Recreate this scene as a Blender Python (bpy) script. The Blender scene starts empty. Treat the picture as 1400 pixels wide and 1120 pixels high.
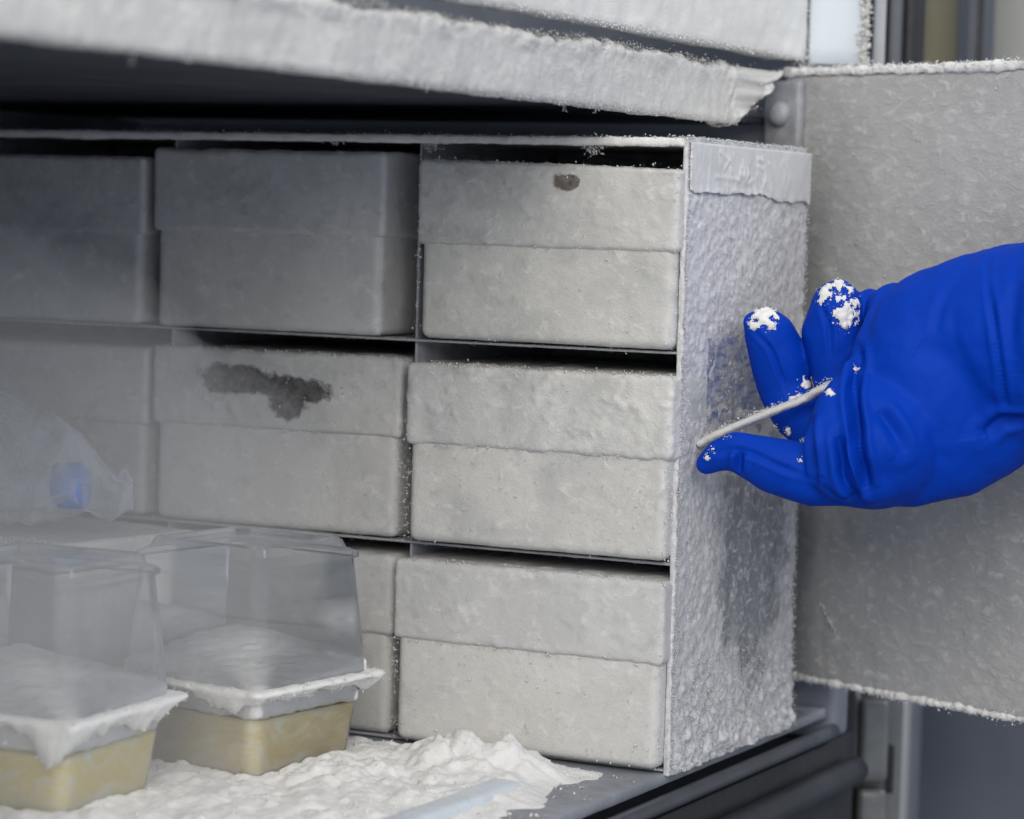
import bpy, bmesh, math, random
import numpy as np
from mathutils import Vector, Matrix, noise as mnoise

# ------------------------------------------------------------------ camera, world, light
scene = bpy.context.scene
COL = scene.collection
CAM_F = 3800.0 / 1400.0                       # focal length over frame width
RIGHT = Vector((0.89187106, 0.45140526, 0.02827176))
DOWN = Vector((0.05535309, -0.04689925, -0.99736478))
FWD = Vector((-0.44888978, 0.89108571, -0.06681476))
EYE = Vector((0.49770432, -1.15587202, 0.24851653))
cd = bpy.data.cameras.new("camera")
cam = bpy.data.objects.new("camera", cd)
COL.objects.link(cam)
m = Matrix.Identity(4)
for i in range(3):
    m[i][0], m[i][1], m[i][2], m[i][3] = RIGHT[i], -DOWN[i], -FWD[i], EYE[i]
cam.matrix_world = m
cd.sensor_width = 36.0
cd.lens = 36.0 * CAM_F
cd.clip_start, cd.clip_end = 0.02, 60.0
cd.dof.use_dof = True
cd.dof.focus_distance = 1.275
cd.dof.aperture_fstop = 7.5
scene.camera = cam

world = bpy.data.worlds.new("World")
scene.world = world
world.use_nodes = True
bg = world.node_tree.nodes["Background"]
bg.inputs[0].default_value = (0.78, 0.86, 1.0, 1)
bg.inputs[1].default_value = 0.72

def area(name, loc, target, sx, sy, power, col):
    ld = bpy.data.lights.new(name, 'AREA')
    ld.shape = 'RECTANGLE'
    ld.size, ld.size_y, ld.energy, ld.color = sx, sy, power, col
    o = bpy.data.objects.new(name, ld)
    COL.objects.link(o)
    o.location = loc
    o.rotation_euler = (Vector(target) - Vector(loc)).to_track_quat('-Z', 'Y').to_euler()
    return o
area("ceiling_lamp", (0.80, -1.75, 1.20), (-0.05, 0.0, 0.12), 1.7, 1.4, 35.0, (1.0, 0.935, 0.82))
area("ceiling_lamp_far", (1.7, 0.9, 1.9), (0.1, 0.1, 0.2), 1.2, 0.6, 12.0, (1.0, 0.97, 0.92))

scene.view_settings.view_transform = 'Standard'
scene.view_settings.look = 'None'
scene.view_settings.exposure = 0.0
scene.view_settings.gamma = 1.0
scene.cycles.max_bounces = 10
scene.cycles.transparent_max_bounces = 24
scene.cycles.use_denoising = True

# ------------------------------------------------------------------ small helpers
def world_at(px, py, depth):
    """Point at a photograph pixel and a distance in metres along the view."""
    return EYE + RIGHT * ((px - 700) / 3800 * depth) + DOWN * ((py - 560) / 3800 * depth) + FWD * depth

def hash3(ix, iy, iz, seed):
    n = (ix.astype(np.int64) * 374761393 + iy.astype(np.int64) * 668265263 + iz.astype(np.int64) * 2147483647 + seed * 1274126177) & 0x7fffffff
    n = ((n ^ (n >> 13)) * 1274126177) & 0x7fffffff
    n = ((n ^ (n >> 15)) * 668265263) & 0x7fffffff
    return ((n ^ (n >> 16)) & 0xffff) / 65535.0

def vnoise(p, seed=0):
    i = np.floor(p); f = p - i; i = i.astype(np.int64)
    u = f * f * f * (f * (f * 6 - 15) + 10)
    out = 0
    for dx in (0, 1):
        for dy in (0, 1):
            for dz in (0, 1):
                w = (u[:, 0] if dx else 1 - u[:, 0]) * (u[:, 1] if dy else 1 - u[:, 1]) * (u[:, 2] if dz else 1 - u[:, 2])
                out = out + w * hash3(i[:, 0] + dx, i[:, 1] + dy, i[:, 2] + dz, seed)
    return out * 2 - 1

ROT = np.array([[0.0, 0.8, 0.6], [-0.8, 0.36, -0.48], [-0.6, -0.48, 0.64]])
def fbm(p, scale, octaves=4, seed=0, gain=0.5):
    q = (np.asarray(p, float) * scale) @ ROT.T
    a, s, t = 1.0, 0.0, 0.0
    for k in range(octaves):
        s = s + a * vnoise(q + k * 17.3, seed + k); t += a
        a *= gain; q = (q * 2.03) @ ROT.T
    return s / t

def billow(p, scale, octaves=3, seed=0):
    q = (np.asarray(p, float) * scale) @ ROT.T
    a, s, t = 1.0, 0.0, 0.0
    for k in range(octaves):
        s = s + a * np.abs(vnoise(q, seed + k)) * 2; t += a
        a *= 0.5; q = (q * 2.1 + 3.1) @ ROT.T
    return s / t

def ridged(p, scale, octaves=3, seed=0):
    q = (np.asarray(p, float) * scale) @ ROT.T
    a, s, t = 1.0, 0.0, 0.0
    for k in range(octaves):
        s = s + a * (1 - np.abs(vnoise(q, seed + k)) * 2); t += a
        a *= 0.5; q = (q * 2.1 + 5.2) @ ROT.T
    return s / t

def mesh_obj(name, V, F, mat, parent=None, loc=(0, 0, 0), smooth=True):
    me = bpy.data.meshes.new(name)
    V = np.asarray(V, dtype=np.float32)
    if isinstance(F, np.ndarray):
        k = F.shape[1]
        me.vertices.add(len(V)); me.vertices.foreach_set("co", V.ravel())
        me.loops.add(F.size); me.loops.foreach_set("vertex_index", F.ravel().astype(np.int32))
        me.polygons.add(len(F))
        me.polygons.foreach_set("loop_start", np.arange(0, F.size, k, dtype=np.int32))
        me.polygons.foreach_set("loop_total", np.full(len(F), k, dtype=np.int32))
        me.update(calc_edges=True); me.validate()
    else:
        me.from_pydata([tuple(v) for v in V], [], F)
    if smooth:
        me.polygons.foreach_set("use_smooth", np.ones(len(me.polygons), dtype=bool))
    o = bpy.data.objects.new(name, me)
    COL.objects.link(o)
    o.location = loc
    if parent: o.parent = parent
    if mat: me.materials.append(mat)
    return o

def thing(name, label, cat, loc=(0, 0, 0), rotz=0.0, group=None):
    o = bpy.data.objects.new(name, None)
    o.empty_display_size = 0.02
    COL.objects.link(o)
    o.location = loc; o.rotation_euler = (0, 0, rotz)
    o["label"] = label; o["category"] = cat
    if group: o["group"] = group
    return o

def tag(o, label=None, cat=None, kind=None, group=None):
    if label: o["label"] = label
    if cat: o["category"] = cat
    if kind: o["kind"] = kind
    if group: o["group"] = group
    return o

def axis_coords(lo, hi, step, dense_lo=None):
    """Grid lines along one axis; with dense_lo only the first dense_lo metres are fine."""
    if dense_lo is None or dense_lo >= hi - lo:
        return np.linspace(lo, hi, max(2, int(round((hi - lo) / step)) + 1))
    a = np.linspace(lo, lo + dense_lo, int(round(dense_lo / step)) + 1)
    b = np.linspace(lo + dense_lo, hi, max(3, int((hi - lo - dense_lo) / (step * 7))))
    return np.concatenate([a, b[1:]])

def box_grid(lo, hi, step, r, dense=(None, None, None)):
    """Closed box surface as a welded quad grid with rounded edges; returns V, N, F."""
    ax = [axis_coords(lo[i], hi[i], step, dense[i]) for i in range(3)]
    for i in range(3):                       # keep lines on the round's start so that flats stay flat
        ax[i] = np.unique(np.round(np.concatenate([ax[i], [lo[i] + r * 0.5, hi[i] - r * 0.5]]), 7))
    Vs, Fs, n0 = [], [], 0
    for a in range(3):
        b, c = (a + 1) % 3, (a + 2) % 3
        B, Cc = np.meshgrid(ax[b], ax[c], indexing='ij')
        nb, nc = B.shape
        idx = np.arange(nb * nc).reshape(nb, nc)
        q = np.stack([idx[:-1, :-1], idx[1:, :-1], idx[1:, 1:], idx[:-1, 1:]], -1).reshape(-1, 4)
        for val, flip in ((hi[a], False), (lo[a], True)):
            P = np.zeros((nb * nc, 3)); P[:, a] = val; P[:, b] = B.ravel(); P[:, c] = Cc.ravel()
            Vs.append(P); Fs.append((q[:, ::-1] if flip else q) + n0); n0 += nb * nc
    V = np.concatenate(Vs); F = np.concatenate(Fs)
    key = np.round(V * 1e6).astype(np.int64)
    _, first, inv = np.unique(key, axis=0, return_index=True, return_inverse=True)
    V = V[first]; F = inv.ravel()[F]
    lo_, hi_ = np.array(lo) + r, np.array(hi) - r
    core = np.clip(V, lo_, hi_)
    d = V - core
    L = np.linalg.norm(d, axis=1, keepdims=True); L[L == 0] = 1
    N = d / L
    V = core + N * r
    return V, N, F

def frosty_box(name, lo, hi, step, r, mat, parent=None, amp=0.0004, scale=160, seed=0, dense=(None, None, None), bow=0.0, flakes=0.0, loc=(0, 0, 0), off=(0, 0, 0)):
    V, N, F = box_grid(lo, hi, step, r, dense)
    P = V + np.array(off)
    d = amp * (0.6 * fbm(P, scale, 4, seed) + 0.8 * fbm(P, scale * 0.22, 3, seed + 9))
    if flakes:
        fl = fbm(P * np.array([1, 1, 1.7]), scale * 0.9, 3, seed + 31)
        d = d + flakes * np.clip(fl - 0.22, 0, 0.25) * 4 * np.clip(fbm(P, 30, 2, seed + 5) + 0.45, 0, 1)
    V = V + N * d[:, None]
    if bow:
        t = (V[:, 0] - (lo[0] + hi[0]) / 2) / ((hi[0] - lo[0]) / 2)
        V[:, 1] -= bow * (1 - t ** 2) * (V[:, 1] < lo[1] + 0.02)
    return mesh_obj(name, V, F, mat, parent, loc)

OCT_V = np.array([[1, 0, 0], [-1, 0, 0], [0, 1, 0], [0, -1, 0], [0, 0, 1], [0, 0, -1]], float)
OCT_F = np.array([[0, 2, 4], [2, 1, 4], [1, 3, 4], [3, 0, 4], [2, 0, 5], [1, 2, 5], [3, 1, 5], [0, 3, 5]])
def crystals(name, P, mat, size, seed=0, parent=None, stretch=None, power=2.0, loc=(0, 0, 0)):
    """Many small ragged ice grains at points P, joined."""
    rng = np.random.default_rng(seed)
    n = len(P)
    s = size[0] + (size[1] - size[0]) * rng.random(n) ** power
    q = rng.normal(size=(n, 4)); q /= np.linalg.norm(q, axis=1, keepdims=True)
    w, x, y, z = q.T
    R = np.stack([np.stack([1 - 2 * (y * y + z * z), 2 * (x * y - z * w), 2 * (x * z + y * w)], -1),
                  np.stack([2 * (x * y + z * w), 1 - 2 * (x * x + z * z), 2 * (y * z - x * w)], -1),
                  np.stack([2 * (x * z - y * w), 2 * (y * z + x * w), 1 - 2 * (x * x + y * y)], -1)], 1)
    base = OCT_V[None] * (0.35 + 0.9 * rng.random((n, 6, 1))) * (s * 0.62)[:, None, None]
    base = base * (np.array([0.45, 1.0, 1.35])[None, None] * (0.7 + 0.6 * rng.random((n, 1, 3))))
    V = np.einsum('nij,nkj->nki', R, base)
    if stretch is not None: V = V * np.array(stretch)
    V = V + np.asarray(P)[:, None, :]
    F = OCT_F[None] + (np.arange(n) * 6)[:, None, None]
    o = mesh_obj(name, V.reshape(-1, 3), F.reshape(-1, 3), mat, parent, loc, smooth=True)
    o["kind"] = "stuff"
    return o

def clump_points(rng, centre, spread, n):
    return np.array(centre) + rng.normal(size=(n, 3)) * np.array(spread)

# ------------------------------------------------------------------ materials
class NT:
    def __init__(self, name):
        self.m = bpy.data.materials.new(name); self.m.use_nodes = True
        self.t = self.m.node_tree; self.n = self.t.nodes
        self.b = self.n["Principled BSDF"]; self.out = self.n["Material Output"]
        self.co = self.n.new("ShaderNodeTexCoord").outputs["Object"]
    def link(self, a, b): self.t.links.new(a, b)
    def mapping(self, scale=(1, 1, 1), loc=(0, 0, 0)):
        n = self.n.new("ShaderNodeMapping"); n.inputs["Scale"].default_value = scale; n.inputs["Location"].default_value = loc
        self.link(self.co, n.inputs["Vector"]); return n.outputs[0]
    def noise(self, scale, detail=4, rough=0.55, vec=None, dist=0.0):
        n = self.n.new("ShaderNodeTexNoise"); n.inputs["Scale"].default_value = scale
        n.inputs["Detail"].default_value = detail; n.inputs["Roughness"].default_value = rough; n.inputs["Distortion"].default_value = dist
        self.link(vec or self.co, n.inputs["Vector"]); return n.outputs["Fac"]
    def voronoi(self, scale, vec=None):
        n = self.n.new("ShaderNodeTexVoronoi"); n.inputs["Scale"].default_value = scale
        self.link(vec or self.co, n.inputs["Vector"]); return n.outputs["Distance"]
    def ramp(self, fac, stops, interp='LINEAR'):
        n = self.n.new("ShaderNodeValToRGB"); r = n.color_ramp; r.interpolation = interp
        while len(r.elements) < len(stops): r.elements.new(0.5)
        for e, (p, c) in zip(r.elements, stops):
            e.position = p; e.color = (c if len(c) == 4 else (*c, 1)) if hasattr(c, '__len__') else (c, c, c, 1)
        self.link(fac, n.inputs[0]); return n.outputs[0]
    def mix(self, fac, a, b, mode='MIX'):
        n = self.n.new("ShaderNodeMix"); n.data_type = 'RGBA'; n.blend_type = mode
        for sock, v in ((n.inputs[0], fac), (n.inputs[6], a), (n.inputs[7], b)):
            if hasattr(v, 'links'): self.link(v, sock)
            elif hasattr(v, '__len__'): sock.default_value = (*v, 1)
            else: sock.default_value = v if sock is n.inputs[0] else (v, v, v, 1)
        return n.outputs[2]
    def math(self, op, a, b=0.0, clamp=False):
        n = self.n.new("ShaderNodeMath"); n.operation = op; n.use_clamp = clamp
        for sock, v in ((n.inputs[0], a), (n.inputs[1], b)):
            if hasattr(v, 'links'): self.link(v, sock)
            else: sock.default_value = v
        return n.outputs[0]
    def bump(self, h, strength, dist, prev=None):
        n = self.n.new("ShaderNodeBump"); n.inputs["Strength"].default_value = strength; n.inputs["Distance"].default_value = dist
        self.link(h, n.inputs["Height"])
        if prev: self.link(prev, n.inputs["Normal"])
        return n.outputs[0]
    def blob(self, c, rad, warp=0.3, wscale=90):
        """1 inside a ragged ellipsoid round point c."""
        nz = self.n.new("ShaderNodeTexNoise"); nz.inputs["Scale"].default_value = wscale; nz.inputs["Detail"].default_value = 5; nz.inputs["Roughness"].default_value = 0.65
        self.link(self.co, nz.inputs["Vector"])
        v = self.n.new("ShaderNodeMapping"); v.vector_type = 'TEXTURE'
        v.inputs["Location"].default_value = c; v.inputs["Scale"].default_value = rad
        self.link(self.co, v.inputs["Vector"])
        L = self.n.new("ShaderNodeVectorMath"); L.operation = 'LENGTH'; self.link(v.outputs[0], L.inputs[0])
        w = self.math('MULTIPLY', self.math('SUBTRACT', nz.outputs["Fac"], 0.5), warp * 4)
        d = self.math('ADD', L.outputs["Value"], w)
        return self.ramp(d, [(0.74, 1.0), (1.0, 0.0)])

def simple(name, col, rough=0.6, metal=0.0, var=0.12, scale=60, bump=0.0, bscale=300, spec=0.5):
    k = NT(name)
    f = k.noise(scale, 5)
    lo = tuple(max(0, c * (1 - var)) for c in col); hi = tuple(min(1, c * (1 + var)) for c in col)
    k.link(k.ramp(f, [(0.3, lo), (0.7, hi)]), k.b.inputs["Base Color"])
    k.link(k.ramp(k.noise(scale * 2.3, 3), [(0.3, rough * 0.85), (0.7, min(1, rough * 1.1))]), k.b.inputs["Roughness"])
    k.b.inputs["Metallic"].default_value = metal
    k.b.inputs["Specular IOR Level"].default_value = spec
    if bump: k.link(k.bump(k.noise(bscale, 4), bump, 0.0006), k.b.inputs["Normal"])
    return k.m

def snow_mat(name, col=(0.86, 0.87, 0.88), bump=0.5):
    k = NT(name)
    f = k.noise(70, 6, 0.6)
    k.link(k.ramp(f, [(0.3, tuple(c * 0.88 for c in col)), (0.65, col)]), k.b.inputs["Base Color"])
    k.b.inputs["Roughness"].default_value = 0.75
    k.b.inputs["Specular IOR Level"].default_value = 0.3
    k.b.inputs["Subsurface Weight"].default_value = 0.25
    k.b.inputs["Subsurface Radius"].default_value = (0.004, 0.004, 0.005)
    k.b.inputs["Subsurface Scale"].default_value = 0.5
    h = k.math('ADD', k.noise(420, 5, 0.65), k.math('MULTIPLY', k.noise(1300, 3), 0.5))
    k.link(k.bump(h, bump, 0.0012), k.b.inputs["Normal"])
    return k.m

def frost_card(name, bare, frost, seed, cover=0.5, patch=None, warm=(0.70, 0.69, 0.655), bump=0.55):
    """Board box skinned in frost: thin where the board shows, thick in flakes."""
    k = NT(name)
    sh = k.mapping(loc=(seed * 0.37, seed * 0.71, seed * 0.13))
    st = k.mapping(scale=(0.85, 1, 1.1), loc=(seed * 0.2, 0, seed * 0.45))
    big = k.noise(26, 4, 0.6, sh, 0.6)
    base = k.mix(k.ramp(big, [(cover - 0.12, 0.0), (cover + 0.14, 1.0)]), bare, frost)
    tint = k.ramp(k.noise(11, 2, 0.5, sh), [(0.42, 0.0), (0.62, 0.55)])
    base = k.mix(tint, base, warm)
    fl = k.noise(120, 6, 0.70, st, 0.5)
    base = k.mix(k.ramp(fl, [(0.54, 0.0), (0.72, 0.9)]), base, (0.82, 0.815, 0.80))
    dk = k.noise(95, 5, 0.7, sh, 0.3)
    base = k.mix(k.ramp(dk, [(0.28, 0.6), (0.44, 0.0)]), base, tuple(c * 0.8 for c in bare))
    grain = k.noise(1500, 2, 0.5)
    base = k.mix(k.ramp(grain, [(0.3, 0.18), (0.7, 0.0)]), base, (0.42, 0.43, 0.45))
    rough = 0.62; bmask = None
    if patch:
        for c, rad, col in patch:
            b = k.blob(c, rad, 0.42, 75)
            pc = k.ramp(k.noise(240, 5, 0.7), [(0.35, tuple(x * 0.55 for x in col)), (0.65, tuple(x * 1.35 for x in col))])
            base = k.mix(b, base, pc); bmask = b if bmask is None else k.math('MAXIMUM', bmask, b)
    k.link(base, k.b.inputs["Base Color"])
    k.b.inputs["Roughness"].default_value = rough
    k.b.inputs["Specular IOR Level"].default_value = 0.35
    h = k.math('ADD', k.math('MULTIPLY', fl, 1.0), k.math('MULTIPLY', k.noise(600, 4, 0.6, st), 0.4))
    n1 = k.bump(h, bump, 0.0009)
    if bmask is not None: n1 = k.bump(bmask, 0.9, -0.0012, n1)
    n2 = k.bump(k.noise(1500, 3, 0.7), 0.5, 0.0005, n1)
    k.link(n2, k.b.inputs["Normal"])
    return k.m

def panel_frost(name):
    """Steel end panel under feathery rime, thinner low in the middle."""
    k = NT(name)
    st = k.mapping(scale=(1, 0.8, 1.1))
    rime = k.noise(200, 7, 0.72, st, 0.7)
    fine = k.noise(520, 4, 0.65)
    bare = k.ramp(k.noise(40, 4, 0.6, k.mapping(scale=(1, 2.2, 0.45))), [(0.3, (0.17, 0.18, 0.215)), (0.7, (0.30, 0.31, 0.345))])
    thick = k.ramp(rime, [(0.34, (0.50, 0.50, 0.53)), (0.62, (0.74, 0.74, 0.76))])
    thin = k.blob((0.0, 0.095, 0.105), (0.5, 0.050, 0.085), 0.28, 60)
    smear = k.blob((0.0, 0.072, 0.176), (0.5, 0.040, 0.032), 0.25, 75)
    m_ = k.math('MAXIMUM', k.math('MULTIPLY', thin, 0.85), k.math('MULTIPLY', smear, 0.8))
    m_ = k.math('MULTIPLY', m_, k.ramp(rime, [(0.50, 1.0), (0.68, 0.0)]))
    base = k.mix(m_, thick, bare)
    k.link(base, k.b.inputs["Base Color"])
    k.b.inputs["Roughness"].default_value = 0.55
    k.b.inputs["Specular IOR Level"].default_value = 0.4
    h = k.math('ADD', rime, k.math('MULTIPLY', fine, 0.5))
    k.link(k.bump(h, 0.7, 0.0011), k.b.inputs["Normal"])
    return k.m

def door_frost(name, a, b, flake, bump=0.6, sc=75, sy=1.0, sz=1.7):
    k = NT(name)
    st = k.mapping(scale=(1.0, sy, sz))
    n = k.noise(sc, 6, 0.7, st, 0.45)
    big = k.noise(9, 3, 0.5)
    base = k.mix(k.ramp(big, [(0.35, 0.0), (0.65, 1.0)]), a, b)
    base = k.mix(k.ramp(n, [(0.52, 0.0), (0.72, 0.8)]), base, flake)
    k.link(base, k.b.inputs["Base Color"])
    k.b.inputs["Roughness"].default_value = 0.5
    k.link(k.bump(k.math('ADD', n, k.math('MULTIPLY', k.noise(sc * 5, 4), 0.3)), bump, 0.0022), k.b.inputs["Normal"])
    return k.m

def clear_plastic(name, tint, haze, hazecol=(0.8, 0.81, 0.83), frost=None):
    """Thin clear wall: see-through, with a sheen at grazing angles and a breath of rime."""
    k = NT(name)
    tr = k.n.new("ShaderNodeBsdfTransparent"); tr.inputs[0].default_value = (*tint, 1)
    gl = k.n.new("ShaderNodeBsdfGlossy"); gl.inputs["Roughness"].default_value = 0.07; gl.inputs[0].default_value = (0.9, 0.92, 0.95, 1)
    fr = k.n.new("ShaderNodeFresnel"); fr.inputs[0].default_value = 1.48
    m1 = k.n.new("ShaderNodeMixShader"); k.link(fr.outputs[0], m1.inputs[0]); k.link(tr.outputs[0], m1.inputs[1]); k.link(gl.outputs[0], m1.inputs[2])
    df = k.n.new("ShaderNodeBsdfDiffuse"); df.inputs[0].default_value = (*hazecol, 1)
    tl = k.n.new("ShaderNodeBsdfTranslucent"); tl.inputs[0].default_value = (*hazecol, 1)
    dt = k.n.new("ShaderNodeMixShader"); dt.inputs[0].default_value = 0.65; k.link(df.outputs[0], dt.inputs[1]); k.link(tl.outputs[0], dt.inputs[2])
    m2 = k.n.new("ShaderNodeMixShader")
    f = k.ramp(k.noise(28, 4, 0.6), [(0.3, haze * 0.55), (0.75, haze * 1.5)])
    k.link(f, m2.inputs[0]); k.link(m1.outputs[0], m2.inputs[1]); k.link(dt.outputs[0], m2.inputs[2])
    k.link(m2.outputs[0], k.out.inputs[0])
    k.n.remove(k.b)
    return k.m

def gel_mat(name, c1, c2):
    k = NT(name)
    st = k.mapping(scale=(1, 1, 2.6))
    n = k.noise(46, 6, 0.65, st, 1.6)
    c = k.ramp(n, [(0.3, c1), (0.5, c2), (0.64, (0.88, 0.83, 0.68))])
    k.link(c, k.b.inputs["Base Color"])
    k.b.inputs["Roughness"].default_value = 0.28
    k.b.inputs["Subsurface Weight"].default_value = 0.7
    k.b.inputs["Subsurface Radius"].default_value = (0.02, 0.016, 0.008)
    k.b.inputs["Subsurface Scale"].default_value = 0.6
    k.link(k.bump(k.noise(120, 4), 0.2, 0.001), k.b.inputs["Normal"])
    return k.m

def glove_mat():
    k = NT("glove_fabric")
    n = k.noise(22, 4)
    k.link(k.ramp(n, [(0.3, (0.0, 0.038, 0.40)), (0.7, (0.0, 0.046, 0.46))]), k.b.inputs["Base Color"])
    k.b.inputs["Roughness"].default_value = 0.62
    k.b.inputs["Specular IOR Level"].default_value = 0.10
    k.b.inputs["Sheen Weight"].default_value = 0.0
    k.b.inputs["Sheen Roughness"].default_value = 0.4
    k.b.inputs["Sheen Tint"].default_value = (0.15, 0.3, 1.0, 1)
    w = k.math('ADD', k.math('MULTIPLY', k.noise(1800, 2, 0.5), 0.35), k.noise(75, 5, 0.6, k.mapping(scale=(1, 1, 2.2)), 1.2))
    k.link(k.bump(w, 0.16, 0.0012), k.b.inputs["Normal"])
    return k.m

SNOW = snow_mat("snow", (0.85, 0.845, 0.835))
RIME = snow_mat("rime", (0.70, 0.70, 0.715), 0.4)
PANEL = panel_frost("rimed_steel_panel")
STEEL = simple("frosted_steel", (0.36, 0.37, 0.40), 0.5, 0.0, 0.2, 90, 0.4, 500)
DARKSTEEL = simple("cold_grey_liner", (0.30, 0.325, 0.385), 0.55, 0.0, 0.15, 25, 0.3, 200)
SHELFTOP = simple("frosted_shelf_metal", (0.25, 0.265, 0.30), 0.5, 0.0, 0.2, 60, 0.5, 300)
RUBBER = simple("black_rubber", (0.022, 0.024, 0.030), 0.55, 0.0, 0.2, 40)
GREYPAINT = simple("grey_painted_metal", (0.15, 0.16, 0.19), 0.5, 0.0, 0.10, 15)
DOORMAT = door_frost("rimed_door_metal", (0.36, 0.365, 0.37), (0.45, 0.453, 0.457), (0.66, 0.66, 0.66), 0.5, 120)
LIPMAT = door_frost("rimed_shelf_lip", (0.54, 0.54, 0.535), (0.66, 0.65, 0.63), (0.76, 0.755, 0.74), 0.45, 140, 0.45, 1.0)
UPPERMAT = door_frost("rimed_upper_door", (0.72, 0.715, 0.69), (0.80, 0.795, 0.775), (0.86, 0.855, 0.84), 0.3, 110, 0.45, 1.0)
GLOVE = glove_mat()
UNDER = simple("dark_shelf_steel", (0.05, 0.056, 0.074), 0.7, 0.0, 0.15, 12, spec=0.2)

# ------------------------------------------------------------------ setting: freezer liner, shelves, room
def struct(name, lo, hi, mat, step=None, r=0.001, **kw):
    o = frosty_box(name, lo, hi, step or max(hi[i] - lo[i] for i in range(3)) / 6, r, mat, amp=0.0, **kw)
    o["kind"] = "structure"
    return o

struct("freezer_back_wall", (-0.47, -0.583, -0.003), (-0.44, 0.214, 0.3025), DARKSTEEL)
struct("freezer_side_wall", (-0.657, 0.215, -0.10), (-0.035, 0.262, 0.75), DARKSTEEL)
struct("freezer_near_wall", (-0.657, -0.64, -0.10), (-0.05, -0.585, 0.75), DARKSTEEL)
struct("freezer_top_wall", (-0.657, -0.583, 0.70), (-0.05, 0.213, 0.74), DARKSTEEL)
struct("room_wall", (-3.0, 3.2, -1.2), (4.0, 3.3, 2.6), simple("room_wall_paint", (0.55, 0.55, 0.52), 0.8, 0, 0.05, 3))
struct("floor", (-3.0, -3.0, -1.25), (4.0, 3.2, -1.2), simple("floor_vinyl", (0.25, 0.26, 0.28), 0.5, 0, 0.08, 4))

# lower shelf with its rolled front rails
sh = frosty_box("freezer_shelf", (-0.655, -0.58, -0.006), (-0.001, 0.212, -0.0005), 0.006, 0.0015, SHELFTOP, amp=0.0003, seed=3)
sh["kind"] = "structure"
def rail(name, x, z, r, y0, y1, mat, parent, n=14):
    ys = np.linspace(y0, y1, 60); V = []; F = []
    for i, y in enumerate(ys):
        for j in range(n):
            a = 2 * math.pi * j / n
            V.append((x + r * math.cos(a), y, z + r * math.sin(a)))
    for i in range(len(ys) - 1):
        for j in range(n):
            F.append((i * n + j, (i + 1) * n + j, (i + 1) * n + (j + 1) % n, i * n + (j + 1) % n))
    F.append(tuple(range(n))); F.append(tuple((len(ys) - 1) * n + j for j in reversed(range(n))))
    return mesh_obj(name, V, F, mat, parent)
RAILM = simple("cold_rail_metal", (0.085, 0.092, 0.112), 0.35, 0.2, 0.15, 50)
rail("front_rail", 0.0025, -0.0125, 0.0040, -0.58, 0.212, RAILM, sh)
rail("front_rail", 0.008, -0.036, 0.007, -0.58, 0.235, simple("gasket_grey", (0.035, 0.038, 0.048), 0.45, 0, 0.2, 40), sh)
frosty_box("front_face", (-0.03, -0.58, -0.20), (0.001, 0.25, -0.0185), 0.03, 0.002, RUBBER, sh, amp=0)
frosty_box("liner_corner", (-0.045, 0.2135, -0.018), (0.002, 0.238, 0.030), 0.004, 0.004, simple("icy_liner", (0.22, 0.235, 0.275), 0.5, 0, 0.15, 50, 0.4), sh, amp=0.0008, seed=6)

# upper shelf: plate and its tall rime-grown front lip
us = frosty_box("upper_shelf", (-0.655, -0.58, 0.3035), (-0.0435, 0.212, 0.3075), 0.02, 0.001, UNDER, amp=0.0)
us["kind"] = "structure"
V, N, F = box_grid((-0.043, -0.57, 0.3015), (-0.030, 0.137, 0.3285), 0.0011, 0.0025, (None, None, None))
rim = np.clip((V[:, 2] - 0.3205) / 0.008, 0, 1)
d = 0.0006 * fbm(V, 160, 4, 5) + 0.0010 * fbm(V, 40, 3, 8) + 0.0034 * rim * (billow(V * np.array([1, 0.6, 1]), 95, 4, 12) - 0.3) + 0.0002 * (billow(V, 75, 3, 14) - 0.4)
V = V + N * d[:, None]
endm = np.clip((V[:, 1] - 0.11) / 0.027, 0, 1)
V = V + N * (endm * 0.0036 * (billow(V, 150, 4, 19) - 0.42))[:, None]
V[:, 2] += 0.0022 * rim * fbm(V, 60, 3, 40) + 0.0024 * rim * fbm(V, 14, 2, 4)
V[:, 1] += np.where(V[:, 1] > 0.129, 1, 0) * (1.75 * (V[:, 2] - 0.3015) + 0.007 * fbm(V, 110, 3, 2))
mesh_obj("shelf_lip", V, F, LIPMAT, us)
rng = np.random.default_rng(11)
n = 9000
P = np.stack([-0.0335 + 0.005 * (rng.random(n) - 0.3), -0.57 + 0.72 * rng.random(n), 0.3285 + 0.0014 * rng.normal(size=n)], -1)
P[:, 2] += 0.0025 * fbm(P, 70, 3, 40) + 0.002 * fbm(P, 12, 2, 4)
crystals("lip_frost", P, LIPMAT, (0.0002, 0.0012), 5, us, power=2.6)
n = 3500
P = np.stack([-0.0302 + 0.0008 * rng.random(n), -0.57 + 0.70 * rng.random(n), 0.3018 + 0.0007 * rng.normal(size=n)], -1)
crystals("lip_frost", P, RIME, (0.0002, 0.0009), 6, us)
P = clump_points(rng, (-0.034, 0.160, 0.318), (0.0025, 0.002, 0.006), 140)
crystals("lip_frost", P, LIPMAT, (0.0004, 0.0020), 16, us)
for px, py, dep, ln in ((178, 88, 0.93, 0.006), (770, 152, 1.245, 0.004), (812, 155, 1.262, 0.0035), (862, 150, 1.28, 0.002)):
    c = world_at(px, py, dep)
    q = np.linspace(0, 1, 26)[:, None]
    P = np.array(c) + np.concatenate([rng.normal(size=(26, 2)) * 0.0006 + q * 0.001, q * ln], 1)
    crystals("hanging_flake", P, SNOW, (0.0005, 0.0012), int(px), us)

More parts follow.
